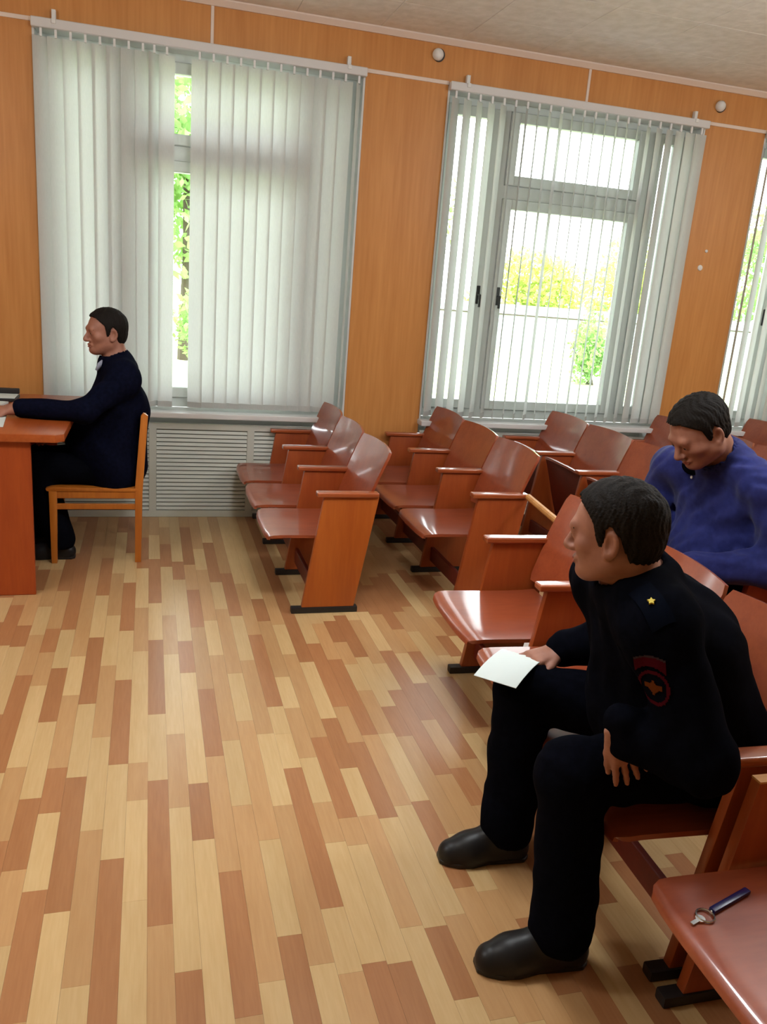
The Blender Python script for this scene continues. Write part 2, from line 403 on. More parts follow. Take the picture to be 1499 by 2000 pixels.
# plaster reveals
for a, b in WINS:
    r = MB(); r.box(a, a + .012, WY + .001, WY + .2, ZS, ZT).box(b - .012, b, WY + .001, WY + .2, ZS, ZT).box(a + .012, b - .012, WY + .001, WY + .2, ZT - .012, ZT)
    r.build('window_reveal', 'white', wall_back)
# strips of pale plastic trim
n_t = 0
def trim(*b):
    global n_t; n_t += 1
    tag(MB().box(*b, 0.002, 1).build('trim_%d' % n_t, 'trim'), kind='structure')
for x in vtrims: trim(x - .009, x + .009, WY - .006, WY + .002, ZTR + .012, ZC - .03)
prev = X0
for a, b in WINS: trim(prev, a, WY - .007, WY + .002, ZTR - .011, ZTR + .011); prev = b
trim(prev, X1, WY - .007, WY + .002, ZTR - .011, ZTR + .011)
cv = MB().prism([(WY + .002, ZC), (WY - .035, ZC), (WY - .035, ZC - .008), (WY - .012, ZC - .034), (WY + .002, ZC - .034)], 'x', X0, X1)
tag(cv.build('trim_%d' % (n_t + 1), 'trim'), kind='structure')
for i, (a, b) in enumerate(((X0, -0.66), (1.235, 1.76), (3.61, 4.09))):
    tag(MB().box(a, b, WY - .014, WY + .001, 0.0005, 0.055, .003, 1).build('baseboard_back', 'desk_side'), kind='structure')

# other walls and ceiling
tag(MB().box(X0 - .2, X0, Y0, WY, -.12, ZC + .15).build('wall_left', 'plaster'), kind='structure')
tag(MB().box(X1, X1 + .2, Y0, WY, -.12, ZC + .15).build('wall_right', 'plaster'), kind='structure')
tag(MB().box(X0 - .2, X1 + .2, Y0 - .2, Y0, -.12, ZC + .15).build('wall_front', 'plaster'), kind='structure')
ceil = MB().box(X0 - .2, X1 + .2, Y0 - .2, WY + .36, ZC + .012, ZC + .15).build('ceiling', 'core'); tag(ceil, kind='structure')
tile = MB().box(-.2492, .2492, -.2492, .2492, 0, .0125, .002, 1).mesh('ceiling_tile', 'ceiling')
for i in range(20):
    for j in range(16):
        cx, cy = X0 + .25 + .5 * i, WY - .25 - .5 * j
        if cx - .25 > X1 or cy + .25 < Y0: continue
        if i + 0 > 19: continue
        o = link('ceiling_tile', tile, ceil); o.location = (cx, cy, ZC)
        if cx + .25 > X1: o.scale.x = (X1 - cx + .25) / .5; o.location.x = (cx - .25 + X1) / 2
        if cy - .25 < Y0: o.scale.y = (cy + .25 - Y0) / .5; o.location.y = (cy + .25 + Y0) / 2

# ------------------------------------------------------------------ windows
def window(n, a, b):
    r = empty('window_%d' % n, (a, WY + .15, ZS)); tag(r, kind='structure')
    w_ = b - a; h = ZT - ZS; t = .055
    d0, d1 = 0.0, 0.08
    f = MB()
    f.box(.012, t, d0, d1, 0, h).box(w_ - t, w_ - .012, d0, d1, 0, h).box(t, w_ - t, d0, d1, h - t, h - .012).box(t, w_ - t, d0, d1, 0, .06)
    m1, m2, tr = 0.455, 1.54, 1.50          # mullions and transom
    f.box(m1 - .04, m1 + .04, d0, d1, .06, h - t).box(m2 - .03, m2 + .03, d0, d1, .06, h - t)
    f.box(m1 + .04, m2 - .03, d0, d1, tr - .03, tr + .05)
    f.build('window_frame', 'frame', r)
    def sash(x0, x1, z0, z1, s=.062):
        q = MB(); q.box(x0, x0 + s, -.018, .05, z0, z1, .004, 1).box(x1 - s, x1, -.018, .05, z0, z1, .004, 1)
        q.box(x0 + s, x1 - s, -.018, .05, z0, z0 + s, .004, 1).box(x0 + s, x1 - s, -.018, .05, z1 - s, z1, .004, 1)
        o = q.build('sash', 'frame', r)
        MB().box(x0 + s - .005, x1 - s + .005, .02, .024, z0 + s - .005, z1 - s + .005).build('pane', 'glass', o)
        return o
    s1 = sash(t + .003, m1 - .043, .063, h - t - .003)
    s2 = sash(m1 + .043, m2 - .033, .063, tr - .033)
    sash(m1 + .043, m2 - .033, tr + .053, h - t - .003)
    sash(m2 + .033, w_ - t - .003, .063, h - t - .003)
    for o, x in ((s1, m1 - .07), (s2, m1 + .075)):
        MB().box(x - .012, x + .012, -.026, -.016, .78, .90, .003, 1).tube([(x, -.026, .84), (x, -.06, .84), (x, -.06, .76)], .009, 8).build('window_handle', 'dark', o, True)
    # sill board in front of the opening
    MB().box(-.01, w_ + .01, -.245, 0.0, -.034, 0, .006, 2).build('window_sill', 'white', r)
for i, (a, b) in enumerate(WINS): window(i + 1, a, b)

# ------------------------------------------------------------------ vertical blinds
def slat_mesh(w_, h, seedv, top_ang, bot_ang, bow):
    nu, nv = 14, 5; P = np.zeros((nu, nv, 3))
    for i in range(nu):
        f_ = i / (nu - 1); a = math.radians(top_ang + (bot_ang - top_ang) * f_ ** 0.8)
        for j in range(nv):
            s = (j / (nv - 1) - .5); off = bow * (1 - (2 * s) ** 2)
            P[i, j] = (s * w_ * math.cos(a) - off * math.sin(a), s * w_ * math.sin(a) + off * math.cos(a), -h * f_)
    ids = np.arange(nu * nv).reshape(nu, nv)
    F = np.stack([ids[:-1, :-1], ids[:-1, 1:], ids[1:, 1:], ids[1:, :-1]], -1).reshape(-1, 4)
    return raw_mesh('blind_slat', P.reshape(-1, 3), F, 'slat', True)
def blind(label, a, b, slats, group):
    """slats: list of (x, top angle, bottom angle); angle 0 = flat to the wall"""
    r = empty('vertical_blind', (a, WY - .026, ZTR - .03)); tag(r, label, 'blind', group)
    L_ = b - a
    MB().box(0, L_, -.022, .022, -.012, .036, .004, 1).build('head_rail', 'rail', r)
    for x in (.115, L_ - .11):
        MB().box(x - .011, x + .011, -.006, .0245, .034, .085, .002, 1).box(x - .011, x + .011, -.03, .0, .012, .036, .002, 1).build('rail_bracket', 'screw', r)
    hh = ZTR - .03 - .055 - .715
    for (x, ta, ba) in slats:
        o = link('blind_slat', slat_mesh(.089, hh, 0, ta, ba, .006), r, (x - a, 0, -.05))
        MB().box(-.006, .006, -.006, .006, -.002, .048).build('slat_hanger', 'screw', o)
        ca, sa = math.cos(math.radians(ba)), math.sin(math.radians(ba))
        w_ = MB(); w_.prism([(-.044*ca + .002*sa, -.044*sa - .002*ca), (.044*ca + .002*sa, .044*sa - .002*ca), (.044*ca - .002*sa, .044*sa + .002*ca), (-.044*ca - .002*sa, -.044*sa + .002*ca)], 'z', -hh - .004, -hh + .03)
        w_.build('slat_weight', 'slat', o)
A, B = WINS[0]
s1 = []
for i in range(8): s1.append((-.562 + .0748 * i, 13 + random.uniform(-4, 4), 30 - i * 3 + random.uniform(-4, 4)))
s1.append((.022, 48, 44)); s1.append((.090, 12, 8))
x = .268
while x < B - .075:
    s1.append((x, -9 + random.uniform(-4, 4), -13 + random.uniform(-10, 8))); x += .0765
s1.append((B - .045, 62, 70))
blind('cream vertical blind mostly closed behind the seated man at the desk', A, B, s1, 'vertical blinds at the windows')
A, B = WINS[1]
s2 = []; n = 23
for i in range(n):
    xx = A + .045 + i * (B - A - .09) / (n - 1)
    va = 90 - math.degrees(math.atan2(xx, WY))     # angle of the sight line at this slat
    if i < 5: a_ = va - 30 + random.uniform(-5, 5)
    elif i < 10: a_ = va - 10 + random.uniform(-4, 4)
    elif i < 17: a_ = va - 5 + random.uniform(-4, 4)
    else: a_ = va - 8 - (i - 16) * 7
    s2.append((xx, a_ + random.uniform(-3, 3), a_ + random.uniform(-8, 8)))
blind('white vertical blind with its slats turned open to the garden view', A, B, s2, 'vertical blinds at the windows')
A, B = WINS[2]
s3 = []; n = 23
for i in range(n):
    xx = A + .045 + i * (B - A - .09) / (n - 1)
    s3.append((xx, 22 + random.uniform(-5, 5), 25 + random.uniform(-8, 8)))
s3[0] = (s3[0][0], 60, 62)
blind('white vertical blind cut by the right edge, behind the man in blue', A, B, s3, 'vertical blinds at the windows')

# ------------------------------------------------------------------ radiator screens under the sills
def screen(label, a, b, n_p):
    r = empty('radiator_screen', (a, WY, 0)); tag(r, label, 'radiator screen', 'slatted radiator screens')
    L_ = b - a; f = MB()
    f.box(0, L_, -.020, -.001, .0015, .045).box(0, L_, -.022, -.001, .575, .612)
    pw = L_ / n_p
    for i in range(n_p + 1):
        x = i * pw; f.box(max(0, x - .022), min(L_, x + .022), -.022, -.001, .045, .575)
    f.build('screen_frame', 'radiator', r)
    MB().box(.01, L_ - .01, -.005, -.0008, .045, .575).build('screen_backing', 'radiator_dark', r)
    sm = MB().prism([(-.019, .000), (-.016, .000), (-.007, .019), (-.010, .019)], 'x', -pw / 2 + .023, pw / 2 - .023).mesh('screen_slat', 'radiator')
    for i in range(n_p):
        z = .05
        while z < .56:
            link('screen_slat', sm, r, ((i + .5) * pw, 0, z)); z += .0262
screen('pale grey slatted radiator screen beside the wooden desk chair', -0.59, 1.235, 3)
screen('pale slatted radiator screen hidden behind the wooden seat rows', 1.77, 3.60, 3)
screen('pale slatted radiator screen under the third window at the right edge', 4.10, 5.93, 3)

# ------------------------------------------------------------------ small things on the wall
for i, (x, z, lb) in enumerate(((1.674, 2.905, 'round white sensor on the top panel left of the open blind'), (3.689, 2.873, 'round white sensor on the top panel above the right pier'))):
    r = empty('wall_sensor', (x, WY, z)); tag(r, lb, 'sensor', 'round white wall sensors')
    MB().tube([(.004, -.001, 0), (.004, -.014, 0)], [.038, .036], 24).build('base_ring', 'dark', r, True)
    MB().ball((-.004, -.014, 0), (.034, .034, .034), None, 20, 14).build('dome', 'screw', r, True, 180)
for (x, z, lb) in ((3.752, 1.835, 'white wall plug, lower of two on the right pier'), (3.780, 1.950, 'white wall plug, upper of two on the right pier')):
    o = MB().tube([(0, -.001, 0), (0, -.006, 0), (0, -.008, 0)], [.020, .018, .010] if z < 1.9 else [.011, .010, .006], 14).build('wall_plug', 'screw', None, True)
    o.location = (x, WY, z); tag(o, lb, 'wall plug', 'white wall plugs')

# ------------------------------------------------------------------ rows of joined wooden seats
PITCH = 0.53
def seat_grid(th=.014, W=.234):
    prof = [(-.128, .352), (-.126, .364), (-.118, .373), (-.10, .3785), (-.07, .3805), (-.02, .3805), (.05, .3795), (.13, .378), (.20, .378), (.27, .380), (.325, .384)]
    nv = 11; top = np.zeros((len(prof), nv, 3)); bot = top.copy()
    for i, (x, z) in enumerate(prof):
        s = x + .128; r = .032
        hw = W - r + math.sqrt(max(0, r*r - (r - min(s, r))**2)) if s < r else W
        hw = max(hw, W - .022)
        p0 = prof[max(i-1, 0)]; p1 = prof[min(i+1, len(prof)-1)]
        t = Vector((p1[0]-p0[0], p1[1]-p0[1])).normalized(); nx, nz = -t.y, t.x
        for j in range(nv):
            v = (j / (nv-1) * 2 - 1)
            fx = .010 * v ** 4 if s < .06 else 0
            dip = -.0015 * (1 - v*v)
            top[i, j] = (x + fx, v * hw, z + dip); bot[i, j] = (x + fx - nx * th, v * hw, z + dip - nz * th)
    return top, bot
_t, _b = seat_grid()
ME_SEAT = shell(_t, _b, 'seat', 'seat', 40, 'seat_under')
# folded seat: the same plate swung up about its pivot
def swing(g, ang, piv):
    c_, s_ = math.cos(ang), math.sin(ang); q = g.copy()
    dx, dz = g[..., 0] - piv[0], g[..., 2] - piv[1]
    q[..., 0] = piv[0] + c_ * dx - s_ * dz; q[..., 2] = piv[1] + s_ * dx + c_ * dz
    return q
PIV = (.16, .295)
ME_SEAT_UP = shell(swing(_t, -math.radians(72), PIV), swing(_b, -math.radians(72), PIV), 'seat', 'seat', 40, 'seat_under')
def back_grid(th=.013, W=.246):
    n = 15; nv = 11; top = np.zeros((n, nv, 3)); bot = top.copy()
    for i in range(n):
        f_ = i / (n-1); z = .425 + f_ * .365
        x = .302 + .10 * f_ + .033 * f_ * f_
        s = min(f_, 1 - f_) * .365; r = .012
        wz = W if z < .585 else min(W + .012, W + (z - .585) * .8)
        hw = wz - r + math.sqrt(max(0, r*r - (r - min(s, r))**2))
        for j in range(nv):
            v = j / (nv-1) * 2 - 1; bow = .026 * (1 - v*v)
            zz = z + (.006 * (1 - v*v) if i == n-1 else 0)
            top[i, j] = (x + bow, v * hw, zz); bot[i, j] = (x + bow + th, v * hw, zz - th * .3)
    return top, bot
_t2, _b2 = back_grid()
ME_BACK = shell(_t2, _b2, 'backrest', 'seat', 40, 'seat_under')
ME_SIDE = MB().prism([(.05, .03), (.306, .03), (.395, .578), (.131, .578)], 'y', -.014, .014, .0025, 2).mesh('side_board', 'side', True)
ME_SIDE_RED = MB().prism([(.05, .03), (.306, .03), (.395, .578), (.131, .578)], 'y', -.014, .014, .0025, 2).mesh('side_board', 'side_red', True)
ME_FOOT = MB().box(0, .326, -.019, .019, 0, .030, .006, 2).mesh('foot_bar', 'black', True)
ME_ARM = MB().box(.095, .392, -.026, .026, .5785, .602, .007, 3).mesh('armrest', 'arm', True)
ME_RAIL = MB().box(.10, .122, -PITCH + .0145, -.0145, .07, .15, .003, 1).mesh('stretcher', 'seat_under', True)
ME_RAIL2 = MB().box(.365, .385, -PITCH + .0145, -.0145, .445, .50, .003, 1).mesh('back_rail', 'side', True)
ME_HINGE = MB().box(.13, .24, -.012, .0, .335, .352).tube([(.185, -.014, .335), (.185, .003, .335)], .018, 12).mesh('hinge', 'dark', True)
def seat_row(label, loc, rz=0.0, n=3, up=(), group='rows of joined wooden seats', no_arm=(), pale_end=False):
    r = empty('seat_row', loc, rz); tag(r, label, 'seating', group)
    for i in range(n + 1):
        y = -i * PITCH
        link('side_board', ME_SIDE if (i == n and pale_end) else ME_SIDE_RED, r, (0, y, 0)); link('foot_bar', ME_FOOT, r, (0, y, 0))
        if i in no_arm:
            MB().box(.131, .395, -.014, .014, .5784, .583).build('board_end', 'raw', r).location = (0, y, 0)
        else: link('armrest', ME_ARM, r, (0, y, 0))
    for i in range(n):
        y = -(i + .5) * PITCH
        link('seat', ME_SEAT_UP if i in up else ME_SEAT, r, (0, y, 0))
        link('backrest', ME_BACK, r, (0, y, 0))
        link('stretcher', ME_RAIL, r, (0, -i * PITCH, 0)); link('back_rail', ME_RAIL2, r, (0, -i * PITCH, 0))
        if i not in up:
            link('hinge', ME_HINGE, r, (0, y - .235, 0)); link('hinge', ME_HINGE, r, (0, y + .247, 0))
    return r
FY = 5.207
seat_row('front row of three wooden seats beside the slatted radiator screen', (.651, FY, 0), pale_end=True)
seat_row('second row of three wooden seats, standing by the pier between the windows', (1.423, FY, 0))
seat_row('third row of wooden seats with folded-up seats below the open blind', (2.282, FY, 0), up=(0, 1, 2))
seat_row('fourth row of wooden seats mostly hidden behind the man in blue', (3.13, FY, 0), up=(0, 1, 2))
seat_row('fifth row of wooden seats, reddish corner at the right edge', (3.93, FY, 0), up=(0, 1, 2))
RZ1 = math.radians(-2.33)
seat_row('wooden seat row on which the man in dark uniform sits', (1.212, 2.93, 0), RZ1)
seat_row('nearest wooden seat row with a blue fob lying on its seat', (1.135, 1.268, 0), math.radians(-1.0), no_arm=(0,))
seat_row('wooden seat row on which the man in the blue shirt sits', (2.06, 2.97, 0), 0.0)
# batten that ties the second row to the row in front of it
bt = MB(); bt.tube([(1.806, 3.580, .592), (1.752, 3.16, .592), (1.668, 2.958, .592)], .016, 10)
bo = bt.build('wooden_batten', 'raw', None, True); tag(bo, 'thin pale wooden batten between the second row and the seated uniformed man', 'batten')

# blue fob lying on the nearest seat
fz = .3800
r = empty('key_fob', (1.152, 1.148, fz)); tag(r, 'blue key fob with a small metal ring lying on the nearest seat', 'key fob')
MB().box(-.062, .062, -.0075, .0075, 0, .010, .003, 2).build('fob_strip', 'pen_blue', r, True)
ring = MB(); ring.tube([(-.082 + .018 * math.cos(a), .018 * math.sin(a), .003) for a in [k * math.pi / 8 for k in range(17)]], .0022, 6).build('ring', 'steel', r, True)
MB().tube([(-.062, 0, .004), (-.066, 0, .004)], .004, 8).build('clip', 'steel', r, True)
k_ = MB(); k_.box(-.125, -.098, -.004, .004, .0005, .003).tube([(-.098, 0, .0005), (-.098, 0, .0035)], .010, 12); k_.build('key', 'steel', r)
r.rotation_euler = (math.radians(0), 0.0, math.radians(18))

# ------------------------------------------------------------------ desk and the things on it
DZ = .78
r = empty('desk', (-.375, 3.90, 0)); tag(r, 'reddish-brown wooden desk cut by the left edge of the picture', 'desk')
MB().prism([(-.85, 0), (-.035, 0), (0, .035), (0, 1.205), (-.85, 1.205)], 'z', DZ - .036, DZ, .004, 2).build('desk_top', 'desk', r, True)
MB().box(-.80, -.145, .030, .055, 0.001, DZ - .037, .002, 1).build('side_panel', 'desk_side', r)
MB().box(-.80, -.145, 1.13, 1.155, 0.001, DZ - .037, .002, 1).build('side_panel', 'desk_side', r)
MB().box(-.70, -.68, .056, 1.129, .25, DZ - .037, .002, 1).build('modesty_panel', 'desk_side', r)
pp = MB().box(-.11, .11, -.15, .15, 0, .004, 0).build('paper_stack', 'paper'); pp.location = (-.775, 4.20, DZ + .0005); pp.rotation_euler.z = .10
tag(pp, 'white papers on the desk under the seated man\'s hand', 'papers')
pp = MB().box(-.105, .105, -.148, .148, 0, .010, 0).build('paper_stack', 'paper'); pp.location = (-.86, 4.62, DZ + .0005); pp.rotation_euler.z = -.2
tag(pp, 'thicker pile of white papers farther back on the desk', 'papers')
r = empty('document_folder', (-.83, 4.84, DZ + .001)); tag(r, 'black document folder at the far side of the desk', 'folder')
MB().box(-.13, .13, -.05, .12, 0, .018, .004, 2).build('cover', 'black', r, True)
MB().box(-.125, .125, -.045, .115, .018, .022).build('sheet', 'paper', r)
MB().box(-.13, .13, .10, .125, .022, .052, .005, 2).build('clamp_bar', 'black', r, True)

# ------------------------------------------------------------------ desk chair
r = empty('wooden_chair', (-.27, 4.585, 0)); tag(r, 'simple orange-brown wooden chair under the man at the desk', 'chair')
for s in (-1, 1):
    y = s * .20
    MB().prism([(.194, .0), (.226, .0), (.232, .36), (.262, .80), (.240, .815), (.226, .80), (.196, .42)], 'y', y - .014, y + .014, .003, 2).build('leg', 'chair', r, True)
    MB().prism([(-.226, .0), (-.198, .0), (-.190, .395), (-.230, .395)], 'y', y - .014, y + .014, .003, 2).build('leg', 'chair', r, True)
    MB().box(-.205, .205, y - .010, y + .010, .295, .325, .003, 1).build('side_stretcher', 'chair', r)
    MB().box(-.20, .205, y - .011, y + .011, .355, .392, .003, 1).build('seat_rail', 'chair', r)
MB().box(-.215, -.195, -.185, .185, .345, .392, .003, 1).build('seat_rail', 'seat_under', r)
MB().prism([(-.24, .393), (.20, .393), (.22, .404), (.20, .412), (-.22, .415), (-.245, .408)], 'y', -.215, .215, .004, 2).build('seat', 'chair', r, True)
MB().box(.222, .240, -.185, .185, .56, .62, .003, 1).build('back_rail', 'chair', r)
MB().box(.232, .252, -.185, .185, .70, .80, .003, 1).build('back_rail', 'chair', r)

# ------------------------------------------------------------------ people: signed-distance bodies meshed with surface nets
class Field:
    def __init__(s, lo, hi, h, fine=None):
        def axis(a, b, fr):
            c = [a]
            while c[-1] < b:
                st = h
                for (fa, fb, fh) in fr or ():
                    if fa - .02 <= c[-1] <= fb + .02: st = min(st, fh)
                c.append(c[-1] + st)
            return np.array(c, np.float32)
        fine = fine or ((), (), ())
        s.ax = [axis(lo[i], hi[i], fine[i]) for i in range(3)]
        s.F = np.full([len(a) for a in s.ax], 1.0, np.float32)
    def win(s, lo, hi):
        sl = []
        for a, l, h_ in zip(s.ax, lo, hi):
            i0 = max(0, np.searchsorted(a, l) - 1); i1 = min(len(a), np.searchsorted(a, h_) + 1); sl.append(slice(i0, max(i1, i0 + 1)))
        g = np.meshgrid(*[a[q] for a, q in zip(s.ax, sl)], indexing='ij', sparse=False)
        return tuple(sl), np.stack(g, -1)
    def put(s, sl, d, k, op):
        a = s.F[sl]
        if op == 'add':
            if k > 0:
                hh = np.clip(.5 + .5 * (a - d) / k, 0, 1); s.F[sl] = a * (1 - hh) + d * hh - k * hh * (1 - hh)
            else: s.F[sl] = np.minimum(a, d)
        elif op == 'sub':
            hh = np.clip(.5 - .5 * (a + d) / k, 0, 1); s.F[sl] = a * (1 - hh) - d * hh + k * hh * (1 - hh)
        elif op == 'cut': s.F[sl] = np.maximum(a, d)
    def cone(s, a, b, ra, rb, k=.03, op='add'):
        a = np.array(a, float); b = np.array(b, float); m = max(ra, rb) + 2.0 * k + .03
        sl, p = s.win(np.minimum(a, b) - m, np.maximum(a, b) + m)
        ba = b - a; t = np.clip(((p - a) @ ba) / max(ba @ ba, 1e-9), 0, 1)
        d = np.linalg.norm(p - a - t[..., None] * ba, axis=-1) - (ra + (rb - ra) * t)
        s.put(sl, d.astype(np.float32), k, op)
    def ell(s, c, rad, rot=None, k=.03, op='add'):
        c = np.array(c, float); rad = np.array(rad, float); m = max(rad) + 2.0 * k + .03
        sl, p = s.win(c - m, c + m)
        q = p - c
        if rot is not None: q = q @ rot            # columns of rot = local axes
        k0 = np.linalg.norm(q / rad, axis=-1); k1 = np.linalg.norm(q / rad**2, axis=-1)
        d = np.where(k1 > 1e-6, k0 * (k0 - 1) / np.maximum(k1, 1e-6), -min(rad))
        s.put(sl, d.astype(np.float32), k, op)
    def cut_below(s, z): s.F = np.maximum(s.F, (z - s.ax[2])[None, None, :])
    def cut_above(s, z): s.F = np.maximum(s.F, (s.ax[2] - z)[None, None, :])
    def cut_plane(s, p0, n):
        """drop the half space on the side of n"""
        n = np.array(n, float); n /= np.linalg.norm(n); x, y, z = np.meshgrid(*s.ax, indexing='ij', sparse=True)
        s.F = np.maximum(s.F, ((x - p0[0]) * n[0] + (y - p0[1]) * n[1] + (z - p0[2]) * n[2]).astype(np.float32))
    def folds(s, amp, freq, seed):
        q = np.random.default_rng(seed); x, y, z = np.meshgrid(*s.ax, indexing='ij', sparse=True); acc = 0
        for _ in range(5):
            v = q.normal(size=3) * freq * q.uniform(.6, 1.6); acc = acc + np.sin(v[0]*x + v[1]*y + v[2]*z + q.uniform(0, 6.28) + 1.5*np.sin(v[2]*x*.7 + v[0]*z*.7))
        s.F = s.F + (amp / 2.5 * acc).astype(np.float32)
    def mesh(s, name, mat):
        F = s.F; F[0] = F[-1] = 1; F[:, 0] = F[:, -1] = 1; F[:, :, 0] = F[:, :, -1] = 1
        S = F < 0
        cnt = np.zeros([n - 1 for n in F.shape], np.int8)
        offs = [(i, j, k) for i in (0, 1) for j in (0, 1) for k in (0, 1)]
        view = lambda A, o: A[o[0]:A.shape[0] - 1 + o[0], o[1]:A.shape[1] - 1 + o[1], o[2]:A.shape[2] - 1 + o[2]]
        for o in offs: cnt += view(S, o)
        act = (cnt > 0) & (cnt < 8)
        I = np.argwhere(act); ids = np.full(act.shape, -1, np.int32); ids[act] = np.arange(len(I))
        val = {o: view(F, o)[act] for o in offs}
        pos = {o: np.stack([s.ax[a][I[:, a] + o[a]] for a in range(3)], -1) for o in offs}
        acc = np.zeros((len(I), 3)); w_ = np.zeros(len(I))
        for o in offs:
            for a in range(3):
                if o[a]: continue
                o2 = list(o); o2[a] = 1; o2 = tuple(o2)
                va, vb = val[o], val[o2]; cr = (va < 0) != (vb < 0)
                t = np.where(cr, va / np.where(cr, va - vb, 1), 0)
                acc += np.where(cr[:, None], pos[o] + (pos[o2] - pos[o]) * t[:, None], 0); w_ += cr
        V = acc / w_[:, None]
        Q = []
        for a in range(3):
            b_, c_ = (a + 1) % 3, (a + 2) % 3
            A0 = [slice(None)] * 3; A1 = [slice(None)] * 3; A0[a] = slice(0, -1); A1[a] = slice(1, None)
            e0, e1 = S[tuple(A0)], S[tuple(A1)]
            E_ = np.argwhere(e0 != e1); fl_ = e0[tuple(E_.T)]
            q = []
            for (db, dc) in ((-1, -1), (0, -1), (0, 0), (-1, 0)):
                J = E_.copy(); J[:, b_] += db; J[:, c_] += dc; q.append(ids[tuple(J.T)])
            q = np.stack(q, -1); q[~fl_] = q[~fl_][:, ::-1]; Q.append(q)
        Q = np.concatenate(Q); Q = Q[(Q >= 0).all(1)]
        return raw_mesh(name, V, Q, mat, True, 180)

def frame_of(fwd, up=(0, 0, 1)):
    f = Vector(fwd).normalized(); u = Vector(up); l = u.cross(f).normalized(); u = f.cross(l)
    return np.array([[f[i], l[i], u[i]] for i in range(3)])      # columns: forward, left, up

def add_head(fd, c, R_, s=1.0, fat=0.0):
    c = np.array(c); T = lambda p: c + R_ @ (np.array(p) * s)
    E_ = lambda p, r_, k=.02, op='add': fd.ell(T(p), np.array(r_) * s, R_, k * s, op)
    K = lambda a, b, ra, rb, k=.02, op='add': fd.cone(T(a), T(b), ra * s, rb * s, k * s, op)
    E_((-.014, 0, .032), (.098, .077, .086), 0)
    E_((.028, 0, -.024), (.060, .062 + fat, .082), .03)
    K((.0, .040 + fat, -.055), (.058, .017, -.091), .025 + fat, .020, .03); K((.0, -.040 - fat, -.055), (.058, -.017, -.091), .025 + fat, .020, .03)
    E_((.068, 0, -.091), (.021, .023, .016), .02)
    for q in (-1, 1):
        E_((.052, q * .044, -.022), (.022, .020 + fat, .020), .02)                 # cheekbone
        E_((.090, q * .031, -.001), (.016, .019, .012), .012, 'sub')              # eye socket
        E_((.074, q * .031, -.001), (.014, .015, .0125), .006)                    # closed lids over the eye
        E_((.093, q * .0115, -.038), (.011, .0085, .008), .008)                   # nostril wing
    K((.080, -.034, .021), (.080, .034, .021), .011, .011, .02)                    # brow ridge
    K((.084, 0, .012), (.108, 0, -.030), .0075, .0115, .012)                       # nose
    E_((.104, 0, -.036), (.012, .011, .009), .008)
    K((.083, -.020, -.061), (.083, .020, -.061), .0065, .0065, .008); E_((.091, 0, -.0595), (.006, .016, .0055), .006)
    E_((.089, 0, -.0705), (.007, .017, .006), .006)
    E_((.094, 0, -.065), (.006, .022, .0018), .003, 'sub')                        # mouth line
    for q in (-1, 1):
        ear = R_ @ np.array(Matrix.Rotation(q * -.35, 3, 'Z') @ Matrix.Rotation(-.18, 3, 'Y'))
        fd.ell(T((-.016, q * .079, -.012)), np.array((.021, .0085, .034)) * s, ear, .008 * s)
        fd.ell(T((-.012, q * .0885, -.008)), np.array((.0125, .0125, .0215)) * s, ear, .003 * s, 'sub')
        E_((-.006, q * .078, -.036), (.010, .008, .010), .006)

def hair_mesh(c, R_, s, line, lift=.010, seed=1, strand=.0025, quiff=0.0):
    c = np.array(c); lo = c - .15 * s; hi = c + .155 * s
    fd = Field(lo, hi, .0036)
    sl, p = fd.win(lo, hi)
    q = ((p - c) @ R_) / s
    rad = np.array((.098 + lift, .077 + lift * .8, .086 + lift * 1.0)); o = q - np.array((-.014, 0, .032))
    k0 = np.linalg.norm(o / rad, axis=-1); k1 = np.linalg.norm(o / rad**2, axis=-1); d = k0 * (k0 - 1) / np.maximum(k1, 1e-6)
    rad2 = np.array((.050, .060, .050)); o2 = q - np.array((-.055, 0, -.030)); k0 = np.linalg.norm(o2 / rad2, axis=-1); k1 = np.linalg.norm(o2 / rad2**2, axis=-1)
    d2 = k0 * (k0 - 1) / np.maximum(k1, 1e-6)
    h_ = np.clip(.5 + .5 * (d - d2) / .03, 0, 1); d = d * (1 - h_) + d2 * h_ - .03 * h_ * (1 - h_)
    if quiff:
        rad3 = np.array((.030, .055, .022)); o3 = q - np.array((.062, 0, .098)); k0 = np.linalg.norm(o3 / rad3, axis=-1); k1 = np.linalg.norm(o3 / rad3**2, axis=-1)
        d3 = k0 * (k0 - 1) / np.maximum(k1, 1e-6); h_ = np.clip(.5 + .5 * (d - d3) / .02, 0, 1); d = d * (1 - h_) + d3 * h_ - .02 * h_ * (1 - h_)
    az = np.arctan2(q[..., 1], q[..., 0] + .014); g = np.random.default_rng(seed)
    d = d + strand * (np.sin(az * 46 + 5 * np.sin(q[..., 2] * 60)) * .5 + np.sin(q[..., 0] * 210 + 3 * np.sin(q[..., 1] * 90)) * .5)
    zl = np.interp(q[..., 0], [l_[0] for l_ in line], [l_[1] for l_ in line])
    d = np.maximum(d, (zl + .003 * np.sin(q[..., 1] * 300 + q[..., 0] * 260) - q[..., 2]) * .8)
    fd.F[sl] = d * s
    return fd.mesh('hair', 'hair')

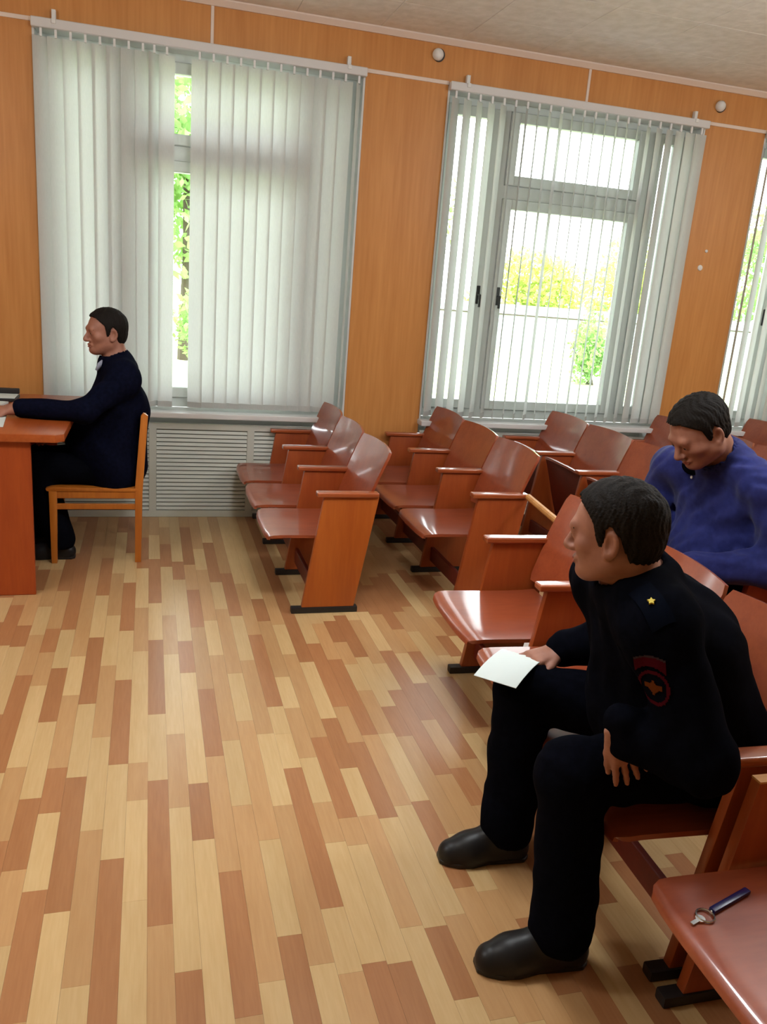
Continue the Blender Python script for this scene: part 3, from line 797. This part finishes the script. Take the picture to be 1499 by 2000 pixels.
def head_parts(root, c, R_, s, line, lift, seed, quiff=0.0):
    c = np.array(c); T = lambda p: c + R_ @ (np.array(p) * s); RM = Matrix([list(r_) for r_ in R_])
    link('hair', hair_mesh(c, R_, s, line, lift, seed, quiff=quiff), root)
    for q in (-1, 1):
        e = MB().ball(T((.0785, q * .031, -.001)), tuple(np.array((.0105, .012, .0085)) * s), RM, 16, 12).build('eye', 'eye', root, True, 180)
        MB().ball(T((.0868, q * .0315, -.001)), tuple(np.array((.0030, .0055, .0060)) * s), RM, 12, 8).build('iris', 'iris', e, True, 180)
        MB().tube([T((.090, q * .014, .0165)), T((.0885, q * .030, .0205)), T((.077, q * .048, .0165))], [.0035 * s, .0048 * s, .0022 * s], 8).build('eyebrow', 'hair', root, True, 180)
    MB().ball(T((.0925, 0, -.0605)), tuple(np.array((.0045, .019, .0035)) * s), RM, 14, 8).ball(T((.0915, 0, -.0710)), tuple(np.array((.0050, .018, .0045)) * s), RM, 14, 8).build('lips', 'lips', root, True, 180)

def add_hand(fd, wrist, d, back, side, curl=.35, s=1.0, spread=.10, thumb_out=.6, stub=True):
    """d: direction wrist->fingers, back: normal of the back of the hand, side: +1 when thumb lies along cross(d, back)"""
    w_ = Vector(wrist); d = Vector(d).normalized(); n = Vector(back); n = (n - d * n.dot(d)).normalized(); t = d.cross(n) * side
    for f_ in (-.028, -.010, .010, .028): fd.cone(w_ + t * f_ * .7 * s, w_ + d * .082 * s + t * f_ * s, .015 * s, .0125 * s, .012)
    if stub: fd.cone(w_ - d * .05, w_ + d * .01, .027 * s, .025 * s, .02)
    for i, (f_, ln) in enumerate(((.031, .070), (.0105, .079), (-.0105, .074), (-.031, .058))):
        p = w_ + d * .083 * s + t * f_ * s; dd = (d + t * (1.5 - i) * spread).normalized(); a = curl * .55
        for j, q in enumerate((.45, .30, .25)):
            dd = (dd * math.cos(a) - n * math.sin(a)).normalized(); p2 = p + dd * ln * q * s
            fd.cone(p, p2, (.0092 - .0009 * j) * s, (.0085 - .001 * j) * s, .004); p = p2; a = curl
    p = w_ + d * .022 * s + t * .026 * s; dd = (d + t * thumb_out - n * .3).normalized()
    for j, q in enumerate((.042, .034, .026)):
        p2 = p + dd * q * s; fd.cone(p, p2, (.0135 - .0022 * j) * s, (.0115 - .0022 * j) * s, .006); p = p2; dd = (dd + d * .25).normalized()

def lerp(a, b, t): return np.array(a) * (1 - t) + np.array(b) * t
def torso(fd, J, o, belly=0.0, w_=1.0):
    """o: cloth thickness added to the body radii"""
    pl, ch, nb = np.array(J['pelvis']), np.array(J['chest']), np.array(J['neck'])
    sl_, sr = np.array(J['shL']), np.array(J['shR'])
    side = (sl_ - sr); side /= np.linalg.norm(side)
    for q in (-1, 1):
        fd.cone(pl + side * q * .075 * w_, ch + side * q * .075 * w_, .112 * w_ + o, .108 * w_ + o, .06)
        s_ = sl_ if q > 0 else sr
        fd.cone(ch + side * q * .05, lerp(s_, nb, .25), .10 * w_ + o, .066 + o, .06)
        fd.cone(s_, nb, .058 + o, .058 + o, .05)
    fd.cone(pl, ch, .12 * w_ + belly + o, .12 * w_ + o, .06)
    fd.cone(ch, lerp(ch, nb, .8), .12 * w_ + o, .07 + o, .06)
    if belly: fd.ell(lerp(pl, ch, .35) + np.array((-.07, 0, 0)), (.13 + belly + o, .17 + o, .15 + o), None, .08)
def arm(fd, sh, el, wr, o, r=(.056, .044, .033), k=.03, cuff=1.0):
    fd.cone(sh, el, r[0] + o, r[1] + o, k); fd.cone(el, lerp(el, wr, cuff), r[1] + o, r[2] + o, k)
def leg(fd, hip, kn, an, o, r=(.088, .062, .043), k=.04):
    fd.cone(hip, kn, r[0] + o, r[1] + o, k); fd.cone(kn, an, r[1] + o, r[2] + o, k)
def shoe_mesh(heel, toe, name='shoe', w_=.046):
    heel = np.array([heel[0], heel[1], 0.]); toe = np.array([toe[0], toe[1], 0.]); d = toe - heel; L_ = np.linalg.norm(d); d /= L_; sd = np.array([-d[1], d[0], 0])
    lo = np.minimum(heel, toe) - .08; hi = np.maximum(heel, toe) + .08; lo[2] = -.03; hi[2] = .16
    fd = Field(lo, hi, .0055); Z = np.array([0, 0, 1.])
    h0 = heel + d * .038; b0 = toe - d * .095; t0 = toe - d * .048
    fd.cone(h0 + Z*.030, b0 + Z*.026, .038, w_, .0); fd.cone(b0 + Z*.026, t0 + Z*.020, w_, w_ * .86, .02)
    fd.cone(h0 + Z*.045, h0 + d*.05 + Z*.085, .036, .042, .02); fd.cone(h0 + d*.05 + Z*.080, b0 + Z*.040, .040, .030, .03)
    fd.cut_below(.0005)
    return fd.mesh(name, 'shoe')
def sole_mesh(heel, toe, w_=.049):
    heel = np.array([heel[0], heel[1]]); toe = np.array([toe[0], toe[1]]); d = toe - heel; L_ = np.linalg.norm(d); d /= L_; sd = np.array([-d[1], d[0]])
    pts = []
    for t, hw in ((0, .018), (.06, .034), (.25, .036), (.45, .036), (.62, w_ * .95), (.78, w_ * .92), (.90, w_ * .66), (.965, .018)): pts.append((t, hw))
    poly = [tuple(heel + d * L_ * t + sd * hw) for t, hw in pts] + [tuple(heel + d * L_ * t - sd * hw) for t, hw in pts[::-1]]
    return MB().prism(poly, 'z', .0003, .014, .002, 1).mesh('sole', 'black')

def person(label, J, cloth, trousers, head_s=1.0, fat=0.0, belly=0.0, wide=1.0, hands=(), line=None, lift=.010, quiff=0.0, seed=1, vox=.0075, jacket_len=None, folds=.004, sleeve=.014, thigh=1.0, collar=.030, opening=.066, cuffs=(), head_up=(0, 0, 1)):
    R_ = frame_of(J['face'], head_up)
    P = np.array([v for k, v in J.items() if k not in ('face',)], float)
    lo, hi = P.min(0) - .20, P.max(0) + .20; lo[2] = -.02
    hc = np.array(J['head']); hz = .14 * head_s
    fine = [[(hc[i] - hz, hc[i] + hz, .0040)] for i in range(3)]
    for h_ in hands:
        for i in range(3): fine[i].append((min(h_['w'][i], h_['w'][i] + h_['d'][i] * .17) - .05, max(h_['w'][i], h_['w'][i] + h_['d'][i] * .17) + .05, .0048))
    fd = Field(lo, hi, .011, fine)
    torso(fd, J, 0, belly, wide)
    for q in 'LR':
        arm(fd, J['sh' + q], J['el' + q], J['wr' + q], 0); leg(fd, J['hip' + q], J['kn' + q], J['an' + q], 0)
        fd.cone(J['an' + q], lerp(J['heel' + q], J['toe' + q], .6) + np.array([0, 0, .03]), .034, .028, .03)
    fd.cone(J['neck'], hc + R_ @ np.array((-.030, 0, -.050)) * head_s, .062 + fat, .056 + fat, .03)
    add_head(fd, hc, R_, head_s, fat)
    for h_ in hands: add_hand(fd, **{{'w': 'wrist', 'd': 'd'}.get(k, k): v for k, v in h_.items()})
    root = link('person', fd.mesh('person', 'skin')); tag(root, label, 'person')
    head_parts(root, hc, R_, head_s, line, lift, seed, quiff)
    # upper garment
    cz = jacket_len if jacket_len else J['pelvis'][2] - .10
    fd = Field(lo, hi, vox); torso(fd, J, .018, belly, wide)
    for q in 'LR': arm(fd, J['sh' + q], J['el' + q], J['wr' + q], sleeve, (.060, .050, .040), .04, .93)
    for c_ in cuffs: fd.cone(*c_, .015)
    if jacket_len:
        pl = np.array(J['pelvis'])
        for q in (-1, 1): fd.cone(pl + np.array((0, q * .08, 0)), pl + np.array((.01, q * .085, -.06)), .135, .125, .05)
    fd.folds(folds, 26, seed)
    nb = np.array(J['neck']); nd = hc - nb; nd /= np.linalg.norm(nd)
    fd.cone(nb - nd * .03, nb + nd * collar, .088 + fat, .074 + fat, .012)     # collar
    fd.cone(nb + nd * (collar - .02), nb + nd * .20, opening + fat, opening + fat, .004, 'sub')
    fd.cut_below(cz)
    up = link(cloth[0], fd.mesh(cloth[0], cloth[1]), root)
    fd = Field(lo, hi, vox)
    pl = np.array(J['pelvis'])
    fd.cone(pl + np.array((0, .07, 0)), pl + np.array((0, -.07, 0)), .112 + belly * .5, .112 + belly * .5, .05)
    for q in 'LR':
        fd.cone(J['hip' + q], J['kn' + q], .100 * thigh, .078, .05); fd.cone(J['kn' + q], lerp(J['kn' + q], J['an' + q], .95), .078, .076, .03)
    fd.folds(folds, 24, seed + 5); fd.cut_below(.062)
    tr = link('trousers', fd.mesh('trousers', trousers), root)
    for q in 'LR':
        s_ = link('shoe', shoe_mesh(J['heel' + q], J['toe' + q]), root); link('sole', sole_mesh(J['heel' + q], J['toe' + q]), s_)
    return root, R_

LINE_SHORT = [(-.14, -.085), (-.060, -.078), (-.045, -.060), (-.036, .005), (-.020, .030), (-.004, .026), (.004, -.022), (.018, -.020), (.026, .040), (.045, .060), (.062, .080), (.10, .095)]

LINE_NEAR = [(-.14, -.060), (-.075, -.062), (-.050, -.055), (-.036, .005), (-.020, .030), (-.004, .026), (.002, -.022), (.016, -.020), (.024, .040), (.040, .062), (.062, .084), (.10, .100)]
# --- man in dark uniform on the near row
JU = dict(pelvis=(1.365, 1.60, .49), chest=(1.205, 1.575, .765), neck=(1.075, 1.545, .935), head=(.988, 1.525, 1.062), face=(-.67, .72, -.16),
          shL=(1.035, 1.365, .895), shR=(1.125, 1.755, .865), elL=(1.095, 1.238, .660), wrL=(.995, 1.335, .672), elR=(1.28, 1.86, .64), wrR=(1.12, 1.90, .595),
          hipL=(1.33, 1.50, .475), hipR=(1.33, 1.70, .475), knL=(.935, 1.455, .505), knR=(1.005, 1.875, .495), anL=(.955, 1.425, .08), anR=(.980, 1.808, .08),
          heelL=(1.025, 1.418, 0), toeL=(.738, 1.447, 0), heelR=(1.045, 1.800, 0), toeR=(.775, 1.825, 0))
HU = [dict(w=(.955, 1.345, .682), d=(.42, -.15, -1), back=(-.25, -1, .2), side=1, curl=.14, s=.87, spread=.12, thumb_out=.3, stub=False),
      dict(w=(1.115, 1.90, .590), d=(-1, -.10, -.18), back=(0, 0, 1), side=-1, curl=.25, s=1.0)]
pu, RU = person('man in dark uniform sitting forward on the near wooden row', JU, ('jacket', 'uniform'), 'uniform', .97, .002, .03, 1.12, HU, LINE_NEAR, .012, .0, 3, .0075, collar=-.004, opening=.074, cuffs=(((.962, 1.343, .700), (.976, 1.338, .652), .040, .043),))

# --- man in a dark suit at the desk
JD = dict(pelvis=(-.190, 4.585, .50), chest=(-.165, 4.585, .80), neck=(-.165, 4.585, 1.035), head=(-.222, 4.575, 1.198), face=(-.93, -.36, -.06),
          shL=(-.125, 4.40, .965), shR=(-.145, 4.775, .965), elL=(-.315, 4.285, .830), wrL=(-.625, 4.330, .828), elR=(-.24, 4.84, .71), wrR=(-.43, 4.72, .615),
          hipL=(-.15, 4.49, .485), hipR=(-.15, 4.68, .485), knL=(-.56, 4.47, .49), knR=(-.57, 4.70, .49), anL=(-.455, 4.47, .085), anR=(-.60, 4.68, .085),
          heelL=(-.385, 4.465, 0), toeL=(-.655, 4.475, 0), heelR=(-.535, 4.68, 0), toeR=(-.80, 4.69, 0))
HD = [dict(w=(-.645, 4.333, .818), d=(-1, .12, -.10), back=(0, -.25, 1), side=-1, curl=.30, s=.96), dict(w=(-.44, 4.71, .61), d=(-1, -.3, -.1), back=(0, 0, 1), side=1, curl=.25, s=.96)]
pd_, RD = person('man in dark navy suit sitting at the wooden desk', JD, ('suit_jacket', 'suit_navy'), 'suit', .98, .002, .035, 1.05, HD, LINE_SHORT, .011, .0, 11, .0085, jacket_len=.405, sleeve=.007)
MB().tube([(-.222, 4.535, 1.062), (-.250, 4.522, 1.035), (-.266, 4.515, 1.005)], [.010, .013, .008], 8).build('shirt_collar', 'shirt_pale', pd_, True, 180)

# --- man in a blue shirt, head bowed
JB = dict(pelvis=(2.345, 2.705, .50), chest=(2.275, 2.70, .80), neck=(2.165, 2.68, .995), head=(2.005, 2.645, 1.105), face=(-.78, -.02, -.62),
          shL=(2.235, 2.455, .905), shR=(2.125, 2.945, .89), elL=(2.265, 2.375, .635), wrL=(2.00, 2.545, .600), elR=(2.13, 3.0, .63), wrR=(1.965, 2.82, .600),
          hipL=(2.32, 2.60, .48), hipR=(2.32, 2.81, .48), knL=(1.90, 2.575, .50), knR=(1.90, 2.86, .50), anL=(1.90, 2.58, .085), anR=(1.90, 2.85, .085),
          heelL=(1.965, 2.58, 0), toeL=(1.70, 2.58, 0), heelR=(1.965, 2.85, 0), toeR=(1.70, 2.86, 0))
HB = [dict(w=(1.985, 2.555, .605), d=(-.7, .6, .05), back=(.1, -.4, .9), side=-1, curl=.5, s=1.0), dict(w=(1.950, 2.81, .605), d=(-.7, -.6, .05), back=(.1, .4, .9), side=1, curl=.5, s=1.0)]
pb, RB = person('heavy man in a blue shirt with bowed head', JB, ('shirt', 'shirt_blue'), 'suit', 1.10, .010, .05, 1.22, HB, LINE_SHORT, .013, .0, 21, .009, folds=.007, sleeve=.022, collar=.048)

MB().ball((2.088, 2.752, .945), (.010, .045, .034), Matrix.Rotation(.45, 3, 'Z'), 16, 10).build('undershirt', 'suit', pb, True, 180)
# phone in the bowed man's hands
o = MB().box(-.037, .037, -.075, .075, 0, .008, .003, 2).build('mobile_phone', 'black'); o.location = (1.90, 2.68, .645); o.rotation_euler = (.0, .5, 0)
tag(o, 'black mobile phone in the hands of the man in blue', 'phone')
# sheet of paper held by the uniformed man
def sheet(c, ex, ey, name, label):
    nu, nv = 9, 7; top = np.zeros((nu, nv, 3)); bot = top.copy()
    for i in range(nu):
        for j in range(nv):
            u, v = i / (nu-1) - .5, j / (nv-1) - .5
            p = np.array(c) + np.array(ex) * u + np.array(ey) * v + np.array((0, 0, .008 * (1 - 4*u*u)))
            top[i, j] = p; bot[i, j] = p - np.array((0, 0, .0012))
    o = link(name, shell(top, bot, name, 'paper', 60)); tag(o, label, 'paper'); return o
sheet((.945, 1.860, .570), (-.135, -.125, -.012), (.075, -.105, .012), 'paper_sheet', 'white sheet of paper held above the uniformed man\'s knee')

# --- uniform details
from mathutils.bvhtree import BVHTree
jk = [o for o in pu.children if o.name.startswith('jacket')][0]
bvh = BVHTree.FromPolygons([v.co.copy() for v in jk.data.vertices], [tuple(p.vertices) for p in jk.data.polygons])
def sew(parent, c, nrm, down, fn, size, name, mat, lift, n=30):
    """cloth badge laid on the jacket: cells of a small grid kept where fn(u, v) holds, dropped on the cloth along -nrm"""
    nrm = Vector(nrm).normalized(); dn = Vector(down); dn = (dn - nrm * dn.dot(nrm)).normalized(); rt = dn.cross(nrm)
    idx, V, F = {}, [], []
    def vert(i, j):
        if (i, j) not in idx:
            p = Vector(c) + nrm * .12 + rt * (i / n - .5) * size + dn * (j / n - .5) * size
            h_, hn, _, _ = bvh.ray_cast(p, -nrm)
            if h_ is None: h_ = p - nrm * .12
            idx[(i, j)] = len(V); V.append(h_ + nrm * lift)
        return idx[(i, j)]
    for i in range(n):
        for j in range(n):
            if fn((i + .5) / n - .5, (j + .5) / n - .5): F.append((vert(i, j), vert(i+1, j), vert(i+1, j+1), vert(i, j+1)))
    return link(name, raw_mesh(name, V, F, mat, True), parent)
PC, PN, PD = (.990, 1.300, .800), (-.62, -.75, .1), (.12, -.2, -1)
arc = lambda u, v: math.hypot(u, v - .50)
sew(pu, Vector(PC) + Vector((-.01, .01, .044)), PN, PD, lambda u, v: .50 < arc(u, v) < .80 and abs(u) < .42 and v < .2, .075, 'sleeve_patch', 'patch_red', .003)
sew(pu, Vector(PC) + Vector((-.01, .01, .044)), PN, PD, lambda u, v: .78 < arc(u, v) < .83 and abs(u) < .44 and v < .2, .075, 'patch_border', 'patch_grey', .0035)
bd = sew(pu, PC, PN, PD, lambda u, v: .38 < math.hypot(u * 1.1, v) < .47, .080, 'sleeve_badge', 'patch_red', .003)
sew(bd, PC, PN, PD, lambda u, v: abs(u) + abs(v) * .8 < .17 or (abs(v + .04) < .06 and abs(u) < .24), .080, 'badge_emblem', 'patch_gold', .0035)
# epaulette with its star, laid on the near shoulder
EC, EN, ED = (.988, 1.350, .962), (-.45, -.42, .80), (.02, -.9, -.4)
ep = sew(pu, EC, EN, ED, lambda u, v: abs(u) < .24 and abs(v) < .5, .11, 'epaulette', 'epaulette', .005)
h_, hn, _, _ = bvh.ray_cast(Vector(EC) + Vector(EN).normalized() * .12, -Vector(EN).normalized())
if h_ is not None:
    zz = Vector(EN).normalized(); xx = zz.orthogonal().normalized(); yy = zz.cross(xx)
    pts = [(math.cos(math.pi/2 + k*math.pi/5) * (.0085 if k % 2 == 0 else .0045), math.sin(math.pi/2 + k*math.pi/5) * (.0085 if k % 2 == 0 else .0045)) for k in range(10)]
    st = MB().prism(pts, 'z', .005, .010).mesh('star', 'gold'); st.transform(Matrix.Translation(h_) @ Matrix((xx, yy, zz)).transposed().to_4x4()); link('star', st, ep)
# shirt buttons of the bowed man
for x_, y_, z_ in ((2.081, 2.765, .933), (2.097, 2.755, .900)):
    MB().ball((x_, y_, z_), (.004, .007, .007), None, 12, 8).build('button', 'screw', pb, True, 180)

# ------------------------------------------------------------------ unseen pendant lamps added as fill light; rear row stays unlit
def lamp(x, y, lb, on):
    r = empty('added_pendant', (x, y, ZC)); tag(r, lb, 'lamp', 'added pendant lamps out of view')
    MB().tube([(0, 0, -.0005), (0, 0, -.03)], [.06, .05], 20).build('ceiling_cup', 'white', r, True)
    MB().tube([(0, 0, -.03), (0, 0, -.34)], .008, 8).build('stem', 'white', r, True)
    MB().ball((0, 0, -.45), (.21, .21, .125), None, 28, 16).build('opal_shade', 'tube' if on else 'screw', r, True, 180)
for i, x in enumerate((-1.8, .6, 3.0, 5.3)):
    for j, y in enumerate((2.25, -1.0)):
        lamp(x, y, 'added white opal pendant lamp out of view, %s of the %s row' % (('first', 'second', 'third', 'fourth')[i], ('window-side', 'rear')[j]), j == 0)

# ------------------------------------------------------------------ garden outside
tag(MB().box(-40, 60, WY + .4, 90, -.2, .0).build('lawn', 'grass'), kind='structure')
tag(MB().box(-40, 60, WY + .5, WY + 5.5, .0, .02).build('path', 'asphalt'), kind='structure')
def bush(label, c, rad, mat, n, leaf, trunk=0.0, group=None):
    r = empty('garden_tree' if trunk else 'garden_shrub', (c[0], c[1], 0)); tag(r, label, 'tree' if trunk else 'shrub', group)
    blobs = [(rng.normal(0, .38, 3) * rad, rng.uniform(.45, .75)) for _ in range(10)]
    V = np.zeros((n, 4, 3))
    for i in range(n):
        o_, sc = blobs[rng.integers(len(blobs))]
        d = rng.normal(size=3); d /= np.linalg.norm(d)
        p = o_ + d * np.array(rad) * sc * rng.uniform(.6, 1.0) + np.array((0, 0, c[2]))
        a = rng.normal(size=3); a /= np.linalg.norm(a); b_ = np.cross(a, rng.normal(size=3)); b_ /= np.linalg.norm(b_)
        s_ = leaf * rng.uniform(.6, 1.3)
        V[i] = [p - a*s_, p + b_*s_*.5, p + a*s_, p - b_*s_*.5]
    V[..., 2] = np.maximum(V[..., 2], .02)
    tag(link('foliage', raw_mesh('foliage', V.reshape(-1, 3), np.arange(n*4).reshape(-1, 4), mat, False), r), kind='stuff')
    st = MB()
    if trunk: st.tube([(0, 0, 0), (.05, 0, c[2] * .5), (0, .05, c[2])], [trunk, trunk * .8, trunk * .5], 8)
    else:
        for q in range(4): st.tube([(rng.normal(0, .05), rng.normal(0, .05), 0), (rng.normal(0, .2), rng.normal(0, .2), c[2])], [.02, .01], 6)
    st.build('stem', 'bark', r, True)
G = 'trees beyond the pale fence'
bush('wide yellow-green tree over the fence, middle of the open window', (13.2, 27, 1.9), (2.6, 1.6, 1.5), 'leaf_yellow', 5000, .11, .12, G)
bush('yellow-green tree over the fence toward the right of the open window', (17.6, 28, 2.3), (1.8, 1.6, 1.6), 'leaf_yellow', 4000, .11, .12, G)
bush('tall green tree seen through the left sash of the open window', (8.2, 30.5, 3.4), (2.0, 1.6, 2.6), 'leaf_green', 4500, .12, .14, G)
bush('tall green tree seen in the gap of the closed blind', (.6, 15, 3.6), (2.0, 1.4, 2.6), 'leaf_green', 5000, .10, .14, G)
bush('broad green tree far right behind the third window', (21.5, 25, 2.4), (2.4, 1.6, 2.0), 'leaf_green', 4000, .12, .14, G)
bush('small dark green shrub on the lawn before the fence', (8.1, 14.2, .75), (.55, .5, .7), 'leaf_green', 2200, .05, 0, 'shrubs on the lawn')
bush('low green shrub seen under the gap of the closed blind', (1.1, 13.0, .8), (.8, .5, .7), 'leaf_green', 1800, .06, 0, 'shrubs on the lawn')
r = empty('sheet_fence', (4, 22, 0)); tag(r, 'pale sheet-metal fence across the lawn outside', 'fence')
fp = MB().prism([(x_ * .25 + o_, y_) for x_ in range(8) for (o_, y_) in ((0, 0), (.11, 0), (.125, .03), (.235, .03))] + [(2.0, .0), (2.0, -.01), (0, -.01)], 'z', .08, 1.28).mesh('fence_sheet', 'fence')
for i in range(11):
    link('fence_sheet', fp, r, (i * 2.01, 0, 0)); MB().box(-.03, .03, .03, .09, 0, 1.35).build('fence_post', 'fence', r).location = (i * 2.01, 0, 0)
MB().box(0, 22.1, -.05, -.01, .98, 1.02).build('fence_rail', 'bark', r)
